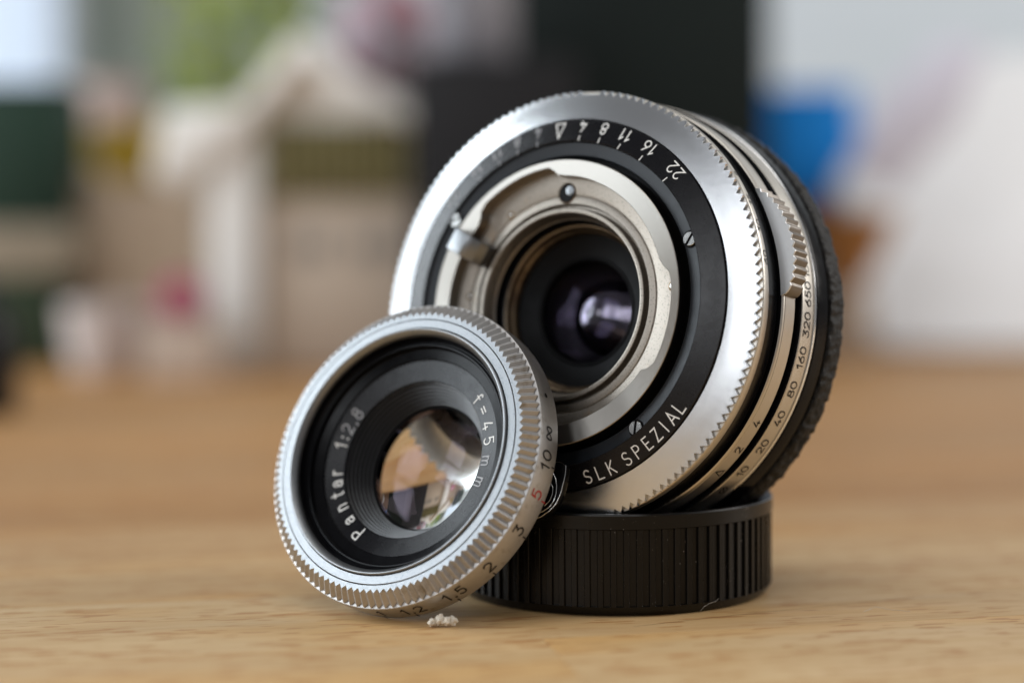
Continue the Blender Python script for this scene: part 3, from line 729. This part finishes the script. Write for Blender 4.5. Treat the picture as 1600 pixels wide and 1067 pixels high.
# small magenta ball
mb = lathe('ball', [(max(.01, 9.5 * sin(t)), 9.5 * cos(t)) for t in [pi * i / 16 for i in range(17)]][::-1], plain('magenta_plastic', (.34, .08, .13), .5), None, segs=40, c=0)
v = at(285, 468, 770); mb.location = v * MM; tag(mb, 'small magenta ball in front of the brown cardboard box', 'ball')
bxmesh('wooden_block', v.x - 14, v.x + 14, v.y - 14, v.y + 14, .05, v.z - 9.6, 1, plain('pale_block', (.52, .43, .36), .7)); tag(bpy.data.objects['wooden_block'], 'pale wooden block carrying the magenta ball', 'block')

# yellow bowl over the box, pinkish cup behind it
v = at(182, 282, 900)
bl = lathe('bowl', [(.1, 0), (9, 0), (10, 2), (17, 10), (21, 20), (22, 28), (21, 28), (19.5, 20), (15, 11), (.1, 4)], plain('yellow_glaze', (.62, .43, .06), .35, .25, 20), None, segs=48, c=.4)
bl.location = Vector((v.x, v.y + 30, at(182, 285, 880).z + .2)) * MM; tag(bl, 'mustard yellow bowl on the brown cardboard box', 'bowl')
cu = lathe('mug', [(.1, 0), (17, 0), (18, 2), (18.5, 42), (17.5, 43), (17, 41), (16, 4), (.1, 3)], plain('pink_glaze', (.50, .38, .34), .4, .1, 20), None, segs=48, c=.4)
cu.location = Vector((at(175, 0, 980).x, at(175, 0, 980).y, at(175, 262, 980).z)) * MM; tag(cu, 'dull pink mug behind the yellow bowl', 'mug')
bxmesh('shelf_box', cu.location.x * 1000 - 22, cu.location.x * 1000 + 30, cu.location.y * 1000 - 22, cu.location.y * 1000 + 22, .05, cu.location.z * 1000 - .05, 1, plain('grey_card', (.30, .26, .22))); tag(bpy.data.objects['shelf_box'], 'brownish grey box standing under the pink mug', 'box')

# left stack
dg = plain('dark_green', (.018, .045, .030), .6, .3, 12)
block('green_tin', -70, 98, 128, 352, 850, 55, dg, 'dark green tin on the pale crate at the far left', 'tin')
block('pale_crate', -90, 112, 353, 432, 850, 60, plain('crate_beige', (.33, .28, .21), .7), 'flat pale beige crate under the dark green tin', 'crate')
block('green_book', -90, 92, 433, 606, 850, 60, plain('bottle_green', (.030, .048, .026), .6, .2, 12), 'dark green book block under the pale crate', 'book', base=True)
wb = lathe('cup', [(.1, .05), (11, .05), (14, 4), (17, 20), (17.5, 30), (16.5, 30), (15, 18), (.1, 4)], plain('white_glaze', (.58, .52, .50), .35), None, segs=48, c=.4)
v = at(165, 560, 790); wb.location = Vector((v.x, v.y, 0)) * MM; tag(wb, 'squat off-white cup in front of the brown cardboard box', 'cup')
v = at(-38, 590, 620)
bb = lathe('bottle', [(.1, .05), (12, .05), (13.4, 1.5), (13.5, 24), (12, 31), (6, 37), (5, 46), (.1, 47)], plain('black_bottle', (.008, .008, .010), .3), None, segs=48, c=.4)
bb.location = Vector((v.x, v.y, 0)) * MM; tag(bb, 'black bottle cut off by the left edge of the picture', 'bottle')

# dark boxes in the middle
block('black_box', 640, 905, 92, 560, 760, 70, plain('charcoal', (.016, .016, .018), .6, .2, 15), 'charcoal black box right of the toy house', 'box', base=True)
block('green_folder', 792, 1212, -500, 520, 900, 50, plain('green_black', (.0075, .013, .012), .65, .2, 10), 'tall very dark green folder behind the big lens', 'folder', base=True)
v = at(600, 52, 860)
rc1 = lathe('ceramic_jar', [(.1, -24), (14, -24), (20, -12), (22, 0), (20, 13), (12, 22), (8, 26), (.1, 27)], plain('rosy_glaze', (.34, .15, .18), .35, .2, 60, lo=.45, hi=.55, col2=(.33, .30, .33)), None, segs=48, c=.4)
rc1.location = (Vector((v.x, v.y, v.z))) * MM; tag(rc1, 'rosy grey round jar above the charcoal box', 'jar')
v2 = at(600, 52, 860); block('grey_stand', 540, 660, 128, 560, 870, 40, plain('dark_grey_card', (.028, .028, .030), .6), 'dark grey box standing under the rosy jar', 'box', base=True)
v = at(735, 40, 820)
gj = lathe('tea_tin', [(.1, -16), (18, -16), (19, -15), (19, 16), (17, 18), (17, 21), (.1, 22)], plain('grey_tin', (.22, .21, .23), .4, .3, 30), None, segs=48, c=.4)
gj.location = Vector((v.x, v.y, at(0, 92, 795).z + 16.1)) * MM; tag(gj, 'mid grey round tin on top of the charcoal box', 'tin')

# right side: blue box, white bag, lilac sheet, orange bowl
block('blue_box', 1150, 1340, 138, 312, 980, 60, plain('cobalt', (.010, .26, .80), .5, .2, 12), 'cobalt blue box beside the dark green folder', 'box')
block('brown_box', 1130, 1385, 314, 560, 990, 60, plain('tan_card', (.36, .24, .16), .7, .15, 12), 'tan cardboard box under the blue box', 'box', base=True)
v = at(1345, 400, 860)
ob = lathe('orange_bowl', [(.1, 0), (5, 0), (7, 3), (17, 22), (22, 34), (21, 34), (15, 22), (.1, 5)], plain('orange_wood', (.38, .19, .07), .5), None, segs=48, c=.4)
ob.location = Vector((v.x - 5, v.y, at(0, 462, 860).z)) * MM; tag(ob, 'orange brown wooden bowl in front of the tan box', 'bowl')
bxmesh('wood_stand', ob.location.x * 1000 - 9, ob.location.x * 1000 + 9, v.y - 9, v.y + 9, .05, ob.location.z * 1000 - .05, .6, plain('stand_grey', (.42, .34, .27))); tag(bpy.data.objects['wood_stand'], 'small square stand under the orange brown bowl', 'stand')
def cloth():
    # crumpled white bag: outline extruded with billowing front
    pts = [P2(1385, 548, 900), P2(1350, 470, 900), P2(1390, 360, 900), P2(1345, 290, 900), P2(1400, 190, 900), P2(1480, 110, 900), P2(1560, 60, 900), P2(1760, 40, 900), P2(1800, 548, 900)]
    o = extrude_poly('paper_bag', pts, at(0, 0, 900).y, at(0, 0, 900).y + 90, plain('white_paper', (.84, .85, .87), .8, .05, 14), None, axis='y', bev=5)
    for v in o.data.vertices: v.co.y += v.co.z * .75 + .006 * sin(v.co.x * 90) * sin(v.co.z * 60)
    return o
tag(cloth(), 'crumpled white paper bag on the right of the table', 'bag')
pts = [P2(1330, 262, 860), P2(1375, 150, 860), P2(1480, 60, 860), P2(1545, 70, 860), P2(1500, 190, 860), P2(1400, 300, 860)]
tag(extrude_poly('lilac_sheet', pts, at(0, 0, 860).y, at(0, 0, 860).y + 3, plain('lilac_paper', (.72, .72, .84), .8), None, axis='y', bev=.6), 'folded lilac white sheet standing against the paper bag', 'paper')
